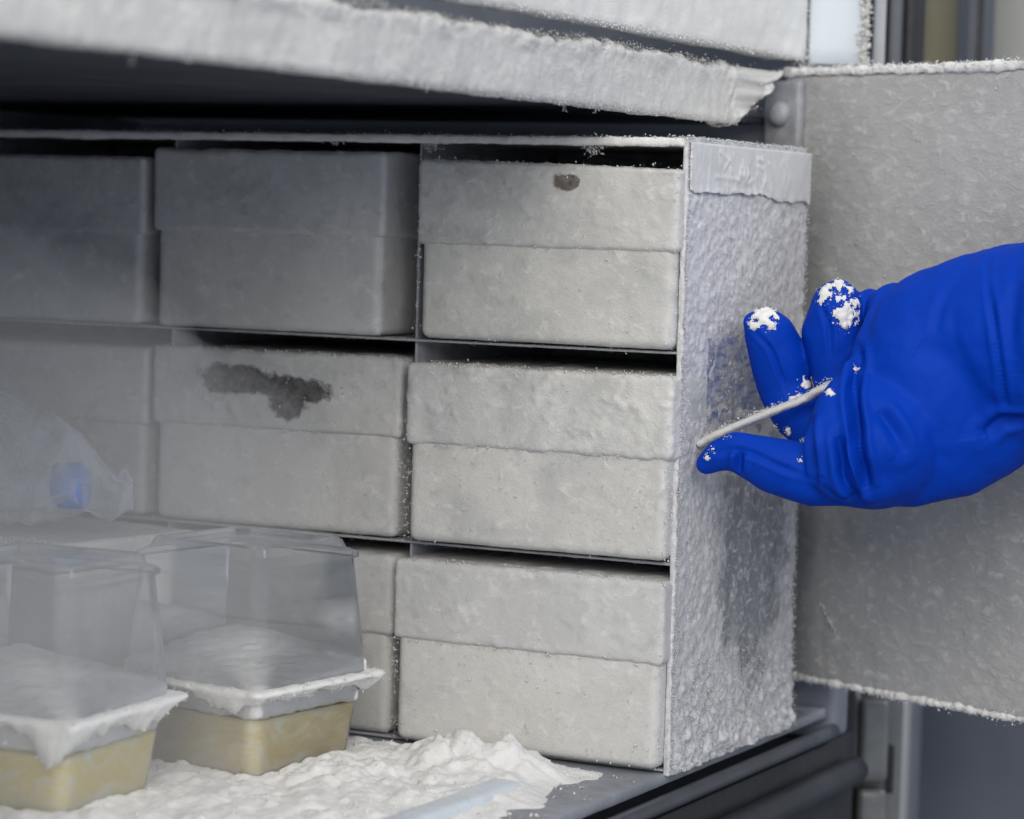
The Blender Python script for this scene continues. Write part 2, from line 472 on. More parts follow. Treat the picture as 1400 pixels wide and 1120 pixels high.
# upper compartment door, closed, thick with rime
ud = thing("inner_door", "closed white frosted inner door of the compartment above, thick rime on its lower edge", "freezer door", (0, 0, 0.337), group="inner doors of the freezer")
V, N, F = box_grid((-0.041, -0.56, 0.0), (-0.026, 0.215, 0.16), 0.0022, 0.003)
V = V + N * (0.0007 * fbm(V, 120, 4, 15) + 0.0012 * fbm(V, 30, 3, 18))[:, None]
mesh_obj("panel", V, F, UPPERMAT, ud)
n = 4000
P = np.stack([-0.026 + 0.0012 * rng.normal(size=n), -0.56 + 0.775 * rng.random(n), 0.0008 + 0.0008 * rng.normal(size=n)], -1)
crystals("frost", P, SNOW, (0.0002, 0.0011), 7, ud)
P = np.concatenate([clump_points(rng, (-0.028, 0.2145, 0.0), (0.003, 0.003, 0.004), 500), np.stack([-0.028 + 0.002 * rng.normal(size=1200), 0.215 + 0.0012 * rng.normal(size=1200), 0.05 * rng.random(1200)], -1)])
crystals("frost", P, SNOW, (0.0003, 0.0014), 17, ud)

# ------------------------------------------------------------------ open inner door at right
hx, hy = -0.030, 0.200
dirn = Vector((0.923, -0.385, 0.0))
ang = math.atan2(dirn.y, dirn.x)
lo_door = thing("inner_door", "open grey rimed inner door standing behind the gloved hand, white frost along its top edge", "freezer door", (hx, hy, 0.0), ang, "inner doors of the freezer")
V, N, F = box_grid((-0.004, 0.0, 0.018), (0.46, 0.012, 0.329), 0.0022, 0.003)
V = V + N * (0.0005 * fbm(V, 150, 4, 25) + 0.0005 * fbm(V, 40, 3, 28))[:, None]
# lower edge drops towards the hinge-free side as the photo's does
mesh_obj("panel", V, F, DOORMAT, lo_door)
for zz, hgt, sd in ((0.3285, 0.0034, 35), (0.0165, 0.0026, 36)):
    V, N, F = box_grid((-0.004, -0.0012, zz), (0.461, 0.0125, zz + hgt), 0.0010, 0.0012, (None, 0.008, None))
    V = V + N * (0.0012 * (billow(V, 170, 3, sd) - 0.33) + 0.0014 * fbm(V, 45, 3, sd) + 0.0006 * fbm(V, 400, 2, sd))[:, None]
    mesh_obj("frost_rim", V, F, SNOW, lo_door)
n = 5200
for z0, sz, seed, k in ((0.3315, 0.0016, 31, n), (0.0178, 0.0014, 32, 4000)):
    P = np.stack([-0.004 + 0.464 * rng.random(k), 0.002 + 0.004 * rng.normal(size=k), z0 + 0.0011 * rng.normal(size=k)], -1)
    P[:, 2] += 0.0012 * fbm(P, 60, 3, seed)
    crystals("frost", P, SNOW, (0.0004, sz), seed, lo_door, power=2.4)
P = np.stack([0.46 * rng.random(900), -0.0006 + 0 * rng.random(900), 0.02 + 0.30 * rng.random(900)], -1)
P = P[fbm(P, 25, 2, 77) > 0.05]
crystals("frost", P, RIME, (0.0003, 0.0016), 33, lo_door, stretch=(1.6, 0.6, 0.8))
for cx, cz in ((0.041, 0.052), ):
    q = rng.random((60, 1))
    P = np.concatenate([cx + 0.011 * (q - 0.5) + rng.normal(size=(60, 1)) * 0.0007, np.full((60, 1), -0.001), cz - 0.014 * (q - 0.5) + rng.normal(size=(60, 1)) * 0.0008], 1)
    crystals("frost", P, SNOW, (0.0006, 0.0018), 34, lo_door)
V, N, F = box_grid((-0.012, -0.006, 0.262), (0.013, -0.0005, 0.326), 0.002, 0.002)
V = V + N * (0.0006 * fbm(V, 160, 3, 4))[:, None]
hp = mesh_obj("hinge_plate", V, F, STEEL, lo_door)
Vb, Fb = [], []
for i, (rr, yy) in enumerate(((0.0065, -0.006), (0.0065, -0.0085), (0.005, -0.0105), (0.0022, -0.0115))):
    for j in range(18):
        a = 2 * math.pi * j / 18
        Vb.append((0.0005 + rr * math.cos(a), yy, 0.309 + rr * math.sin(a)))
for i in range(3):
    for j in range(18):
        Fb.append((i * 18 + j, i * 18 + (j + 1) % 18, (i + 1) * 18 + (j + 1) % 18, (i + 1) * 18 + j))
Fb.append(tuple(54 + j for j in range(18)))
mesh_obj("hinge_bolt", Vb, Fb, STEEL, hp)

# ------------------------------------------------------------------ storage rack
ZT = 0.2893
PITCH = 0.1385
rack = thing("storage_rack", "tall frosted steel freezer rack holding the rows of boxes, rimed end panel at right", "storage rack", (0, 0, 0))
def plate(name, lo, hi, mat, parent, step=0.0016, amp=0.0003, seed=0, r=0.0006, scale=260):
    return frosty_box(name, lo, hi, step, min(r, min(hi[i] - lo[i] for i in range(3)) * 0.45), mat, parent, amp=amp, scale=scale, seed=seed, dense=(None, 0.012, None))
plate("top_plate", (-0.4175, 0.0, ZT - 0.0034), (-0.0022, 0.152, ZT - 0.0002), SNOW, rack, seed=1, amp=0.0005, r=0.0012)
for k, z in enumerate((0.1925, 0.0962)):
    plate("shelf", (-0.4175, 0.0005, z - 0.0012), (-0.0022, 0.152, z), STEEL, rack, seed=2 + k, amp=0.0002)
V, N, F = box_grid((-0.4175, -0.0012, ZT - 0.0040), (-0.0015, 0.0035, ZT - 0.0004), 0.0010, 0.0014)
V = V + N * (0.0004 * (billow(V, 110, 3, 48) - 0.33) + 0.0003 * fbm(V, 30, 3, 49) + 0.0003 * fbm(V, 420, 2, 50) + 0.0030 * np.clip(fbm(V, 16, 2, 52) - 0.42, 0, 1))[:, None]
mesh_obj("frost_rim", V, F, SNOW, rack)
plate("base_plate", (-0.4175, 0.0, 0.0002), (-0.0022, 0.152, 0.0014), STEEL, rack, seed=5, amp=0.0002)
for k in (1, 2, 3):
    plate("divider", (-PITCH * k - 0.0006, 0.0035, 0.0016), (-PITCH * k + 0.0006, 0.151, ZT - 0.0028), STEEL, rack, seed=8 + k, amp=0.0001)
plate("back_plate", (-0.4175, 0.1522, 0.0016), (-0.0022, 0.1535, ZT - 0.0004), STEEL, rack, step=0.01, amp=0)

V, N, F = box_grid((-0.0021, 0.0, -0.0015), (0.0004, 0.1525, ZT), 0.0008, 0.0009)
far = np.clip((V[:, 1] - 0.147) / 0.0055, 0, 1) * np.clip((V[:, 2] - (ZT - 0.006)) / 0.006, 0, 1)
V[:, 2] -= 0.0045 * far ** 2                                   # far top corner is rounded off
tz = V[:, 2]
front = (N[:, 0] > 0.3)
tape = np.clip((tz - 0.2655) / 0.0015, 0, 1)
bare = np.clip(1 - ((V[:, 1] - 0.095) / 0.05) ** 2 - ((tz - 0.105) / 0.09) ** 2, 0, 1)
amp = (1 - 0.8 * tape) * (1 - 0.75 * np.clip(bare * 2, 0, 1))
rm = ridged(V * np.array([1, 1, 1.3]), 130, 4, 61)
d = amp * (0.0006 * rm + 0.0005 * fbm(V, 320, 3, 62) + 0.0007 * fbm(V, 55, 3, 63)) + 0.0002 * fbm(V, 200, 3, 64)
low = np.clip((0.055 - tz) / 0.05, 0, 1)
d = d + low * np.clip(V[:, 1] / 0.006 - 0.3, 0.1, 1) * (0.0026 * (billow(V, 170, 4, 66) - 0.25) + 0.0005)
V = V + N * (np.where(front, 1, 0.4) * d)[:, None]
V[:, 2] = np.maximum(V[:, 2], -0.0016 + 0.0006 * fbm(V, 300, 2, 8))
mesh_obj("end_panel", V, F, PANEL, rack)
# strip of tape across the panel's head, its lower edge rucked
V, N, F = box_grid((0.0012, 0.0015, 0.2650), (0.0018, 0.1530, ZT - 0.002), 0.0009, 0.0004)
cr = ridged(V * np.array([1, 1.6, 0.7]), 110, 3, 71)
mid = np.clip(1 - np.abs(V[:, 1] - 0.07) / 0.06, 0, 1) * np.clip(1 - np.abs(V[:, 2] - 0.274) / 0.012, 0, 1)
V = V + N * (0.0012 * np.clip(cr - 0.42, 0, 1) * 2.4 * (0.15 + mid) + 0.0002 * fbm(V, 120, 3, 72))[:, None]
for (ya, za), (yb, zb) in (((0.080, 0.2825), (0.0815, 0.2735)), ((0.081, 0.2822), (0.087, 0.2815)), ((0.0815, 0.2785), (0.088, 0.2775)), ((0.087, 0.2815), (0.089, 0.2785)), ((0.0885, 0.2775), (0.091, 0.2735)), ((0.034, 0.2840), (0.045, 0.2800)), ((0.045, 0.2800), (0.040, 0.2760)), ((0.030, 0.2725), (0.060, 0.2718)), ((0.062, 0.2745), (0.066, 0.2700)), ((0.068, 0.2700), (0.076, 0.2722))):
    a_, b_ = np.array([ya, za]), np.array([yb, zb]); q_ = V[:, 1:3]
    t_ = np.clip(((q_ - a_) @ (b_ - a_)) / ((b_ - a_) @ (b_ - a_)), 0, 1)
    d_ = np.linalg.norm(q_ - (a_ + t_[:, None] * (b_ - a_)), axis=1)
    V[:, 0] += np.where(N[:, 0] > 0.5, 0.0006 * np.exp(-(d_ / 0.0008) ** 2) * (0.6 + 0.8 * np.abs(fbm(V, 260, 2, 70))), 0)
low = np.clip((0.2675 - V[:, 2]) / 0.0025, 0, 1)
V[:, 2] += low * (0.0016 * fbm(V, 150, 3, 73) - 0.0035 * np.clip((V[:, 1] - 0.09) / 0.02, 0, 1) * (V[:, 1] < 0.2) * 0.6)
V[:, 0] += low * 0.0012 * np.abs(fbm(V, 170, 2, 74))
mesh_obj("tape_strip", V, F, snow_mat("rimed_tape", (0.70, 0.70, 0.715), 0.25), rack)

# smeared blue label under the rime
k = NT("faded_blue_label")
lines = k.ramp(k.noise(1.0, 3, 0.6, k.mapping(scale=(1, 60, 420))), [(0.46, (0.34, 0.35, 0.41)), (0.54, (0.22, 0.26, 0.40)), (0.66, (0.13, 0.17, 0.34))])
rimed = k.ramp(k.noise(120, 6, 0.7), [(0.50, 0.0), (0.68, 1.0)])
k.link(k.mix(rimed, lines, (0.60, 0.60, 0.63)), k.b.inputs["Base Color"])
k.b.inputs["Roughness"].default_value = 0.6
k.link(k.bump(k.noise(300, 5, 0.7), 0.7, 0.0012), k.b.inputs["Normal"])
V, N, F = box_grid((-0.0003, 0.030, 0.158), (0.0007, 0.105, 0.1985), 0.001, 0.0004)
V = V + N * (0.0004 * fbm(V, 220, 4, 80))[:, None]
mesh_obj("paper_label", V, F, k.m, rack)

# rime along the panel's edges and the shelves' front edges
Ps = []
n = 5200
Ps.append(np.stack([0.0006 + 0.0006 * rng.normal(size=n), 0.0008 + 0.0010 * np.abs(rng.normal(size=n)), ZT * rng.random(n)], -1))
n = 2600
Ps.append(np.stack([0.0006 + 0.0006 * rng.normal(size=n), 0.1525 + 0.0008 * rng.normal(size=n), (ZT - 0.006) * rng.random(n)], -1))
n = 1500
Ps.append(np.stack([0.0 + 0.0009 * rng.normal(size=n), 0.15 * rng.random(n), ZT + 0.0004 * rng.normal(size=n)], -1))
n = 3800
Q = np.stack([0.001 + 0.0008 * np.abs(rng.normal(size=n)), 0.15 * rng.random(n), 0.265 * rng.random(n)], -1)
Q = Q[(fbm(Q, 60, 3, 91) > 0.05) & (((Q[:, 1] - 0.095) / 0.05) ** 2 + ((Q[:, 2] - 0.105) / 0.09) ** 2 > 0.8)]
Ps.append(Q)
crystals("frost", np.concatenate(Ps), RIME, (0.0002, 0.0011), 41, rack, power=2.2)
n = 2600
P = np.stack([0.0012 + 0.0014 * np.abs(rng.normal(size=n)), 0.155 * rng.random(n), 0.05 * rng.random(n) ** 1.6], -1)
crystals("frost", P, RIME, (0.0003, 0.0014), 43, rack, power=2.6)
n = 5000
P = np.stack([-0.4175 * rng.random(n) ** 1.25, 0.0004 + 0.0008 * rng.normal(size=n), ZT - 0.0012 + 0.0009 * rng.normal(size=n)], -1)
crystals("frost", P, SNOW, (0.0002, 0.0010), 42, rack)
for z, sd in ((0.1921, 44), (0.0958, 45)):
    n = 2200
    P = np.stack([-0.4175 * rng.random(n), 0.0004 + 0.0003 * rng.normal(size=n), z + 0.0005 * rng.normal(size=n)], -1)
    crystals("frost", P, RIME, (0.00015, 0.0006), sd, rack)
P = np.concatenate([clump_points(rng, (-0.1315, 0.001, ZT - 0.005), (0.0025, 0.0012, 0.0016), 90), clump_points(rng, (-0.048, 0.003, ZT - 0.0055), (0.0022, 0.0012, 0.0016), 80),
                    clump_points(rng, (-0.185, 0.001, ZT - 0.0035), (0.002, 0.001, 0.001), 40)])
crystals("hanging_frost", P, RIME, (0.0008, 0.0018), 46, rack)

# handle: bent steel pull standing out of the end panel, furred with ice
hp_pts = [Vector((0.0005, 0.0235, 0.1495)), world_at(1000, 586, 1.2755), world_at(1050, 565, 1.271), world_at(1100, 545, 1.269), world_at(1140, 526, 1.272), Vector((0.030, 0.128, 0.168)), Vector((0.0005, 0.146, 0.164))]
def spline(pts, n=12):
    P = [np.array(p) for p in pts]; P = [2 * P[0] - P[1]] + P + [2 * P[-1] - P[-2]]
    out = []
    for i in range(1, len(P) - 2):
        for t in np.linspace(0, 1, n, endpoint=False):
            out.append(0.5 * ((2 * P[i]) + (-P[i - 1] + P[i + 1]) * t + (2 * P[i - 1] - 5 * P[i] + 4 * P[i + 1] - P[i + 2]) * t ** 2 + (-P[i - 1] + 3 * P[i] - 3 * P[i + 1] + P[i + 2]) * t ** 3))
    out.append(P[-2]); return np.array(out)
path = spline(hp_pts, 14)
V = []; ring = 12
for i, p in enumerate(path):
    tgt = path[min(i + 1, len(path) - 1)] - path[max(i - 1, 0)]; tgt /= np.linalg.norm(tgt)
    side = np.cross(tgt, [0, 0, 1]); side /= np.linalg.norm(side); up = np.cross(side, tgt)
    for j in range(ring):
        a = 2 * math.pi * j / ring
        V.append(p + side * 0.0040 * math.cos(a) + up * 0.0020 * math.sin(a))
V = np.array(V)
F = [(i * ring + j, i * ring + (j + 1) % ring, (i + 1) * ring + (j + 1) % ring, (i + 1) * ring + j) for i in range(len(path) - 1) for j in range(ring)]
V = V + 0.0005 * np.stack([fbm(V, 350, 3, s) for s in (1, 2, 3)], -1)
hd = mesh_obj("handle", V, F, snow_mat("iced_handle", (0.66, 0.66, 0.64), 0.6), rack)
i0 = rng.integers(0, 60, 900)
P = path[i0] + rng.normal(size=(900, 3)) * np.array([0.0016, 0.0016, 0.0009]) + np.array([0, 0, 0.0016])
crystals("handle_frost", P, SNOW, (0.0002, 0.0010), 47, hd)

# ------------------------------------------------------------------ boxes in the rack
BOXGROUP = "frosted boxes in the storage rack"
def make_box(label, x0, x1, z0, z1, zl, y0, mats, seed, depth=0.130, tilt=0.0, top_noise=0.0008, flakes=0.0, fringe=700, over=0.0022, top_dip=0.0):
    """x0..x1, z0..z1 of the front face, zl the lid's lower edge, y0 the front face's place."""
    cx = (x0 + x1) / 2
    t = thing("storage_box", label, "storage box", (cx, y0, z0), tilt, BOXGROUP)
    w = (x1 - x0) / 2; h = z1 - z0; hl = zl - z0
    frosty_box("body", (-w + over, over * 0.8, 0), (w - over, depth - over, hl + 0.02), 0.00125, 0.0042, mats[1], t, amp=0.00026, scale=190, seed=seed, dense=(None, 0.022, None), flakes=0.0002 + flakes * 0.4)
    V, N, F = box_grid((-w, 0, hl), (w, depth, h), 0.00125, 0.0029, (None, 0.022, None))
    P = V + seed
    fl = fbm(V * np.array([1, 1, 1.6]) + seed, 150, 3, seed + 31)
    d = 0.00026 * fbm(V, 230, 4, seed + 3) + 0.0003 * fbm(V, 30, 3, seed + 5) + (0.0002 + flakes) * np.clip(fl - 0.2, 0, 0.25) * 4
    V = V + N * d[:, None]
    topw = np.clip((V[:, 2] - h + 0.006) / 0.006, 0, 1)
    V[:, 2] += topw * (top_noise * fbm(V, 120, 3, seed + 7) - top_dip * np.clip((V[:, 0] + w) / (2 * w), 0, 1))
    loww = np.clip((hl + 0.004 - V[:, 2]) / 0.004, 0, 1)
    V[:, 2] += loww * 0.00025 * fbm(V, 70, 3, seed + 8)
    lid = mesh_obj("lid", V, F, mats[0], t)
    r = np.random.default_rng(seed + 100)
    Ps = []
    n = fringe
    Q = np.stack([w * (2 * r.random(n) - 1), 0.0006 + 0.0012 * np.abs(r.normal(size=n)), h - 0.0008 + 0.0009 * r.normal(size=n)], -1)
    Q[:, 2] += -top_dip * (Q[:, 0] + w) / (2 * w)
    Ps.append(Q)
    n = fringe // 8
    Ps.append(np.stack([w * (2 * r.random(n) - 1), 0.0002 + 0.0003 * r.normal(size=n), hl + 0.0003 * r.normal(size=n)], -1))
    n = fringe // 2
    s = np.where(r.random(n) > 0.5, 1, -1)
    Ps.append(np.stack([s * (w - 0.0012 + 0.0006 * r.normal(size=n)), 0.002 + 0.002 * r.normal(size=n), h * r.random(n)], -1))
    n = fringe // 2
    Ps.append(np.stack([w * (2 * r.random(n) - 1), 0.0002 + 0.0004 * r.normal(size=n), h * r.random(n)], -1))
    crystals("frost", np.concatenate(Ps), SNOW if flakes else RIME, (0.00018, 0.0012 if flakes else 0.0008), seed + 200, t, power=3.0)
    return t

B1, F1 = (0.47, 0.475, 0.485), (0.63, 0.63, 0.625)
c31 = frost_card("frost_board_scraped", (0.46, 0.46, 0.455), (0.62, 0.62, 0.61), 1, 0.48, [((0.0115, 0.0, 0.0745), (0.0085, 0.05, 0.0042), (0.20, 0.17, 0.155)), ((-0.0675, 0.0, 0.055), (0.0018, 0.05, 0.006), (0.17, 0.13, 0.09))])
c31b = frost_card("frost_board_cream", (0.52, 0.52, 0.505), (0.66, 0.655, 0.63), 2, 0.45)
c32 = frost_card("frost_board_crusty", (0.49, 0.495, 0.50), (0.70, 0.70, 0.69), 3, 0.5, None, (0.72, 0.71, 0.66), 0.9)
c32b = frost_card("frost_board_pale", (0.54, 0.54, 0.53), (0.68, 0.675, 0.66), 4, 0.45)
c33 = frost_card("frost_board_smooth", (0.55, 0.555, 0.565), (0.65, 0.65, 0.65), 5, 0.5, None, (0.64, 0.63, 0.61), 0.35)
c33b = frost_card("frost_board_clean", (0.62, 0.615, 0.605), (0.70, 0.695, 0.68), 6, 0.45, None, (0.70, 0.685, 0.65), 0.35)
c22 = frost_card("frost_board_torn", (0.50, 0.505, 0.515), (0.68, 0.68, 0.68), 7, 0.47, [((-0.020, 0.0, 0.0715), (0.0265, 0.05, 0.0080), (0.15, 0.146, 0.148)), ((0.011, 0.0, 0.0685), (0.0270, 0.05, 0.0068), (0.15, 0.146, 0.148)), ((0.008, 0.0, 0.0610), (0.0115, 0.05, 0.0082), (0.17, 0.166, 0.168))])
cA = frost_card("frost_board_dull", (0.52, 0.525, 0.54), (0.66, 0.66, 0.67), 8, 0.5, None, (0.66, 0.645, 0.62), 0.4)
cB = frost_card("frost_board_grey", (0.56, 0.56, 0.565), (0.68, 0.675, 0.67), 9, 0.48, None, (0.69, 0.67, 0.64), 0.4)

make_box("top row box beside the end panel, small brown scrape on its lid", -0.1345, -0.0005, 0.1935, 0.2778, 0.2375, -0.007, (c31, c31b), 11, top_dip=0.0032, flakes=0.0002)
make_box("crusty white box in the middle row beside the end panel, lid rough with thick flakes", -0.1365, 0.0005, 0.0975, 0.1816, 0.1437, -0.0095, (c32, c32b), 12, flakes=0.0005, fringe=1500)
make_box("smooth pale box in the bottom row beside the end panel, snow heaped under it", -0.1405, -0.0002, 0.0020, 0.0885, 0.0503, -0.0095, (c33, c33b), 13, flakes=0.0002, fringe=1300)
make_box("grey box in the top row between the scraped box and the dim leftmost one", -0.2855, -0.1535, 0.1930, 0.2805, 0.2400, -0.004, (cA, cB), 14, fringe=350, top_noise=0.001)
make_box("box in the middle row with a large dark torn patch across its lid", -0.2845, -0.1425, 0.0970, 0.1832, 0.1447, -0.003, (c22, cB), 15, fringe=900, flakes=0.0002)
make_box("bottom row box seen partly through the clear right-hand container", -0.2815, -0.1440, 0.0020, 0.0885, 0.0500, -0.003, (cB, c33b), 16, fringe=700)
make_box("dim grey box in the top row at the rack's left end", -0.4145, -0.2905, 0.1930, 0.2762, 0.2375, -0.004, (cA, cA), 17, fringe=250)
make_box("dim grey box in the middle row behind the plastic bag", -0.4135, -0.2880, 0.0970, 0.1815, 0.1425, -0.002, (cA, cA), 18, fringe=250)
make_box("box at the left end of the bottom row, behind the frosted carton", -0.4135, -0.2880, 0.0020, 0.0860, 0.0480, -0.002, (cA, cB), 19, fringe=100)

# ------------------------------------------------------------------ clear containers with frozen yellow medium
CLEAR = clear_plastic("clear_plastic", (0.99, 0.991, 0.993), 0.12)
CLEARF = clear_plastic("misted_plastic", (0.985, 0.987, 0.99), 0.22)
def square_ring(s, r, z, n=6):
    pts = []
    for qx, qy, a0 in ((1, 1, 0), (-1, 1, 90), (-1, -1, 180), (1, -1, 270)):
        for k in range(n + 1):
            a = math.radians(a0 + 90 * k / n)
            pts.append((qx * (s - r) + r * math.cos(a), qy * (s - r) + r * math.sin(a), z))
    return pts
def loft(name, prof, mat, parent, n=6, cap_top=True, cap_bot=True, jitter=0.0, seed=0):
    """prof: list of (half side, corner radius, z)."""
    V = []; m_ = 4 * (n + 1)
    for s, r, z in prof: V += square_ring(s, r, z, n)
    F = [(i * m_ + j, i * m_ + (j + 1) % m_, (i + 1) * m_ + (j + 1) % m_, (i + 1) * m_ + j) for i in range(len(prof) - 1) for j in range(m_)]
    if cap_bot: F.append(tuple(reversed(range(m_))))
    if cap_top: F.append(tuple((len(prof) - 1) * m_ + j for j in range(m_)))
    V = np.array(V)
    if jitter: V = V + jitter * np.stack([fbm(V, 60, 3, seed + q) for q in range(3)], -1)
    o = mesh_obj(name, V, F, mat, parent)
    o.data.set_sharp_from_angle(angle=math.radians(32))
    return o

def heap(name, f, x0, x1, y0, y1, step, mat, parent=None, keep=None, base=-0.002):
    xs = np.arange(x0, x1, step); ys = np.arange(y0, y1, step)
    X, Y = np.meshgrid(xs, ys, indexing='ij')
    Z = f(X.ravel(), Y.ravel())
    V = np.stack([X.ravel(), Y.ravel(), Z], -1)
    nb, nc = X.shape
    idx = np.arange(nb * nc).reshape(nb, nc)
    q = np.stack([idx[:-1, :-1], idx[1:, :-1], idx[1:, 1:], idx[:-1, 1:]], -1).reshape(-1, 4)
    ok = (Z[q] > base).any(1)
    q = q[ok]
    u, inv = np.unique(q, return_inverse=True)
    return mesh_obj(name, V[u], inv.reshape(q.shape), mat, parent)

def container(label, loc, rotz, mat, gel, seed, gelz=0.030, drape=1.0):
    t = thing("plastic_container", label, "container", loc, rotz, "clear plastic containers on the freezer shelf")
    t.scale = (1.07, 1.07, 1.065)
    fz = 0.0385
    loft("lower_cup", [(0.0305, 0.007, 0.001), (0.0325, 0.007, 0.003), (0.0365, 0.007, fz - 0.001)], mat, t, cap_top=False)
    loft("flange", [(0.0370, 0.008, fz - 0.0008), (0.0422, 0.004, fz - 0.0008), (0.0425, 0.004, fz), (0.0422, 0.004, fz + 0.0008), (0.0350, 0.008, fz + 0.0012)], mat, t, cap_top=False, cap_bot=False)
    loft("upper_cup", [(0.0385, 0.009, fz + 0.0015), (0.0375, 0.009, 0.055), (0.0340, 0.008, 0.0885), (0.0356, 0.008, 0.0893), (0.0356, 0.008, 0.0912), (0.0330, 0.0075, 0.0925)], mat, t, cap_top=False, cap_bot=False)
    loft("lid", [(0.0332, 0.0075, 0.0926), (0.0315, 0.007, 0.0930), (0.0300, 0.0065, 0.0965), (0.0285, 0.006, 0.0975), (0.0260, 0.005, 0.0975), (0.0250, 0.005, 0.0960)], mat, t, cap_bot=False)
    loft("frozen_medium", [(0.0298, 0.0068, 0.0016), (0.0318, 0.0068, 0.003), (0.0345, 0.0068, gelz - 0.001), (0.0335, 0.0068, gelz)], gel, t, jitter=0.0006, seed=seed)
    # frost slab on the flange, sagging over its edge in drips
    V, N, F = box_grid((-0.0375, -0.0375, gelz + 0.0006), (0.0375, 0.0375, fz + 0.0015), 0.0012, 0.003)
    V = V + N * (0.0010 * fbm(V, 90, 4, seed) + 0.0008 * (billow(V, 160, 3, seed) - 0.35))[:, None]
    topm = N[:, 2] > 0.5
    rr = np.maximum(np.abs(V[:, 0]), np.abs(V[:, 1])) / 0.0375
    back = np.clip((V[:, 1] - V[:, 0] + 0.05) / 0.11, 0, 1)
    V[:, 2] += topm * (0.0022 * np.clip(1 - rr ** 3, 0, 1) + 0.0125 * back ** 1.2 * (1 + 0.2 * fbm(V, 40, 2, seed + 4)))
    side = (V[:, 2] < fz - 0.003)
    V[:, 0] *= np.where(side, 0.925, 1); V[:, 1] *= np.where(side, 0.925, 1)
    mesh_obj("frost_fill", V, F, SNOW, t)
    # skirt of frost hung from the flange outside
    n = 260; V = []; F = []
    ring = np.array(square_ring(0.0432, 0.004, 0, 6))
    seg = np.concatenate([ring, ring[:1]]); L = np.r_[0, np.cumsum(np.linalg.norm(np.diff(seg, axis=0), axis=1))]
    s = np.linspace(0, L[-1], n, endpoint=False)
    Rg = np.stack([np.interp(s, L, seg[:, i]) for i in range(3)], -1)
    drop = 0.0018 + drape * (0.0062 * np.clip(fbm(Rg + seed, 55, 3, seed + 2) + 0.25, 0, 1) * 1.6 + 0.0025 * np.clip(fbm(Rg + seed, 190, 2, seed + 3), 0, 1))
    drop = drop + drape * 0.010 * np.exp(-(((Rg[:, 0] - 0.036) / 0.010) ** 2 + ((Rg[:, 1] + 0.045) / 0.012) ** 2)) * (drape > 1)
    rows = ((0.80, 0.0016, 0), (0.96, 0.0016, 0), (1.0, 0.0010, 0), (1.005, -0.0004, 0), (0.985, -0.25, 1), (0.925, -0.65, 1), (0.875, -1.0, 1), (0.82, -0.96, 1))
    for sc, dz, rel in rows:
        Q = Rg.copy(); Q[:, :2] *= sc
        Q[:, 2] = fz + (dz * drop if rel else dz)
        Q[:, :2] *= (1 + 0.012 * fbm(Q, 180, 3, seed + 5))[:, None]
        V.append(Q)
    V = np.concatenate(V)
    F = np.array([(i * n + j, (i + 1) * n + j, (i + 1) * n + (j + 1) % n, i * n + (j + 1) % n) for i in range(len(rows) - 1) for j in range(n)])
    V = V + 0.0007 * np.stack([fbm(V, 180, 4, seed + 20 + q) for q in range(3)], -1)
    mesh_obj("frost_skirt", V, F, SNOW, t)
    r = np.random.default_rng(seed)
    pick = np.concatenate([r.integers(n * 4, n * 7, 1500), r.integers(0, n * 3, 700)])
    crystals("frost", V[pick] + r.normal(size=(len(pick), 3)) * 0.0007, SNOW, (0.0002, 0.0013), seed, t, power=2.4)
    return t
GELA = gel_mat("frozen_yellow_medium", (0.86, 0.67, 0.19), (0.90, 0.76, 0.30))
GELB = gel_mat("frozen_straw_medium", (0.78, 0.64, 0.36), (0.84, 0.72, 0.44))
container("clear square container of pale straw medium standing against the bottom row boxes", (-0.1705, -0.0905, 0.0), math.radians(-8), CLEAR, GELB, 51, 0.0265, 0.9)
container("misted square container of bright yellow medium at the lower left corner", (-0.2015, -0.203, 0.0), math.radians(3), CLEARF, GELA, 57, 0.025, 1.3)

# carton that carries the bag
ct = thing("frosted_carton", "low frosted white carton under the plastic bag behind the left container", "carton", (-0.302, -0.068, 0.0), math.radians(-8))
frosty_box("body", (-0.055, -0.046, 0.0), (0.055, 0.046, 0.083), 0.002, 0.003, cB, ct, amp=0.0006, seed=60)
frosty_box("lid", (-0.057, -0.048, 0.0832), (0.057, 0.048, 0.0965), 0.0016, 0.003, cB, ct, amp=0.0010, seed=61)
Q = np.stack([0.056 * (2 * rng.random(900) - 1), -0.047 + 0.0015 * rng.normal(size=900), 0.0960 + 0.0008 * rng.normal(size=900)], -1)
crystals("frost", Q, SNOW, (0.0003, 0.0015), 62, ct)

# tube with blue cap, lying in the bag
tb = thing("sample_tube", "plastic tube with a blue screw cap lying inside the translucent bag", "tube")
A = world_at(106, 664, 1.292); Bp = world_at(-170, 672, 1.302)
axis = (Bp - A).normalized(); u_ = axis.cross(Vector((0, 0, 1))).normalized(); v_ = u_.cross(axis)
tb.location = A
def lathe(name, prof, mat, parent, n=40):
    V = []; F = []
    for d_, r_ in prof:
        for j in range(n):
            a = 2 * math.pi * j / n
            V.append(axis * d_ + u_ * (r_ * math.cos(a)) + v_ * (r_ * math.sin(a)))
    for i in range(len(prof) - 1):
        for j in range(n): F.append((i * n + j, i * n + (j + 1) % n, (i + 1) * n + (j + 1) % n, (i + 1) * n + j))
    F.append(tuple(reversed(range(n)))); F.append(tuple((len(prof) - 1) * n + j for j in range(n)))
    return mesh_obj(name, V, F, mat, parent)
lathe("cap", [(-0.0045, 0.0080), (-0.0042, 0.0095), (-0.003, 0.0108), (0.010, 0.0108), (0.0102, 0.0098)], simple("blue_cap_plastic", (0.04, 0.20, 0.72), 0.4, 0, 0.08, 40), tb)
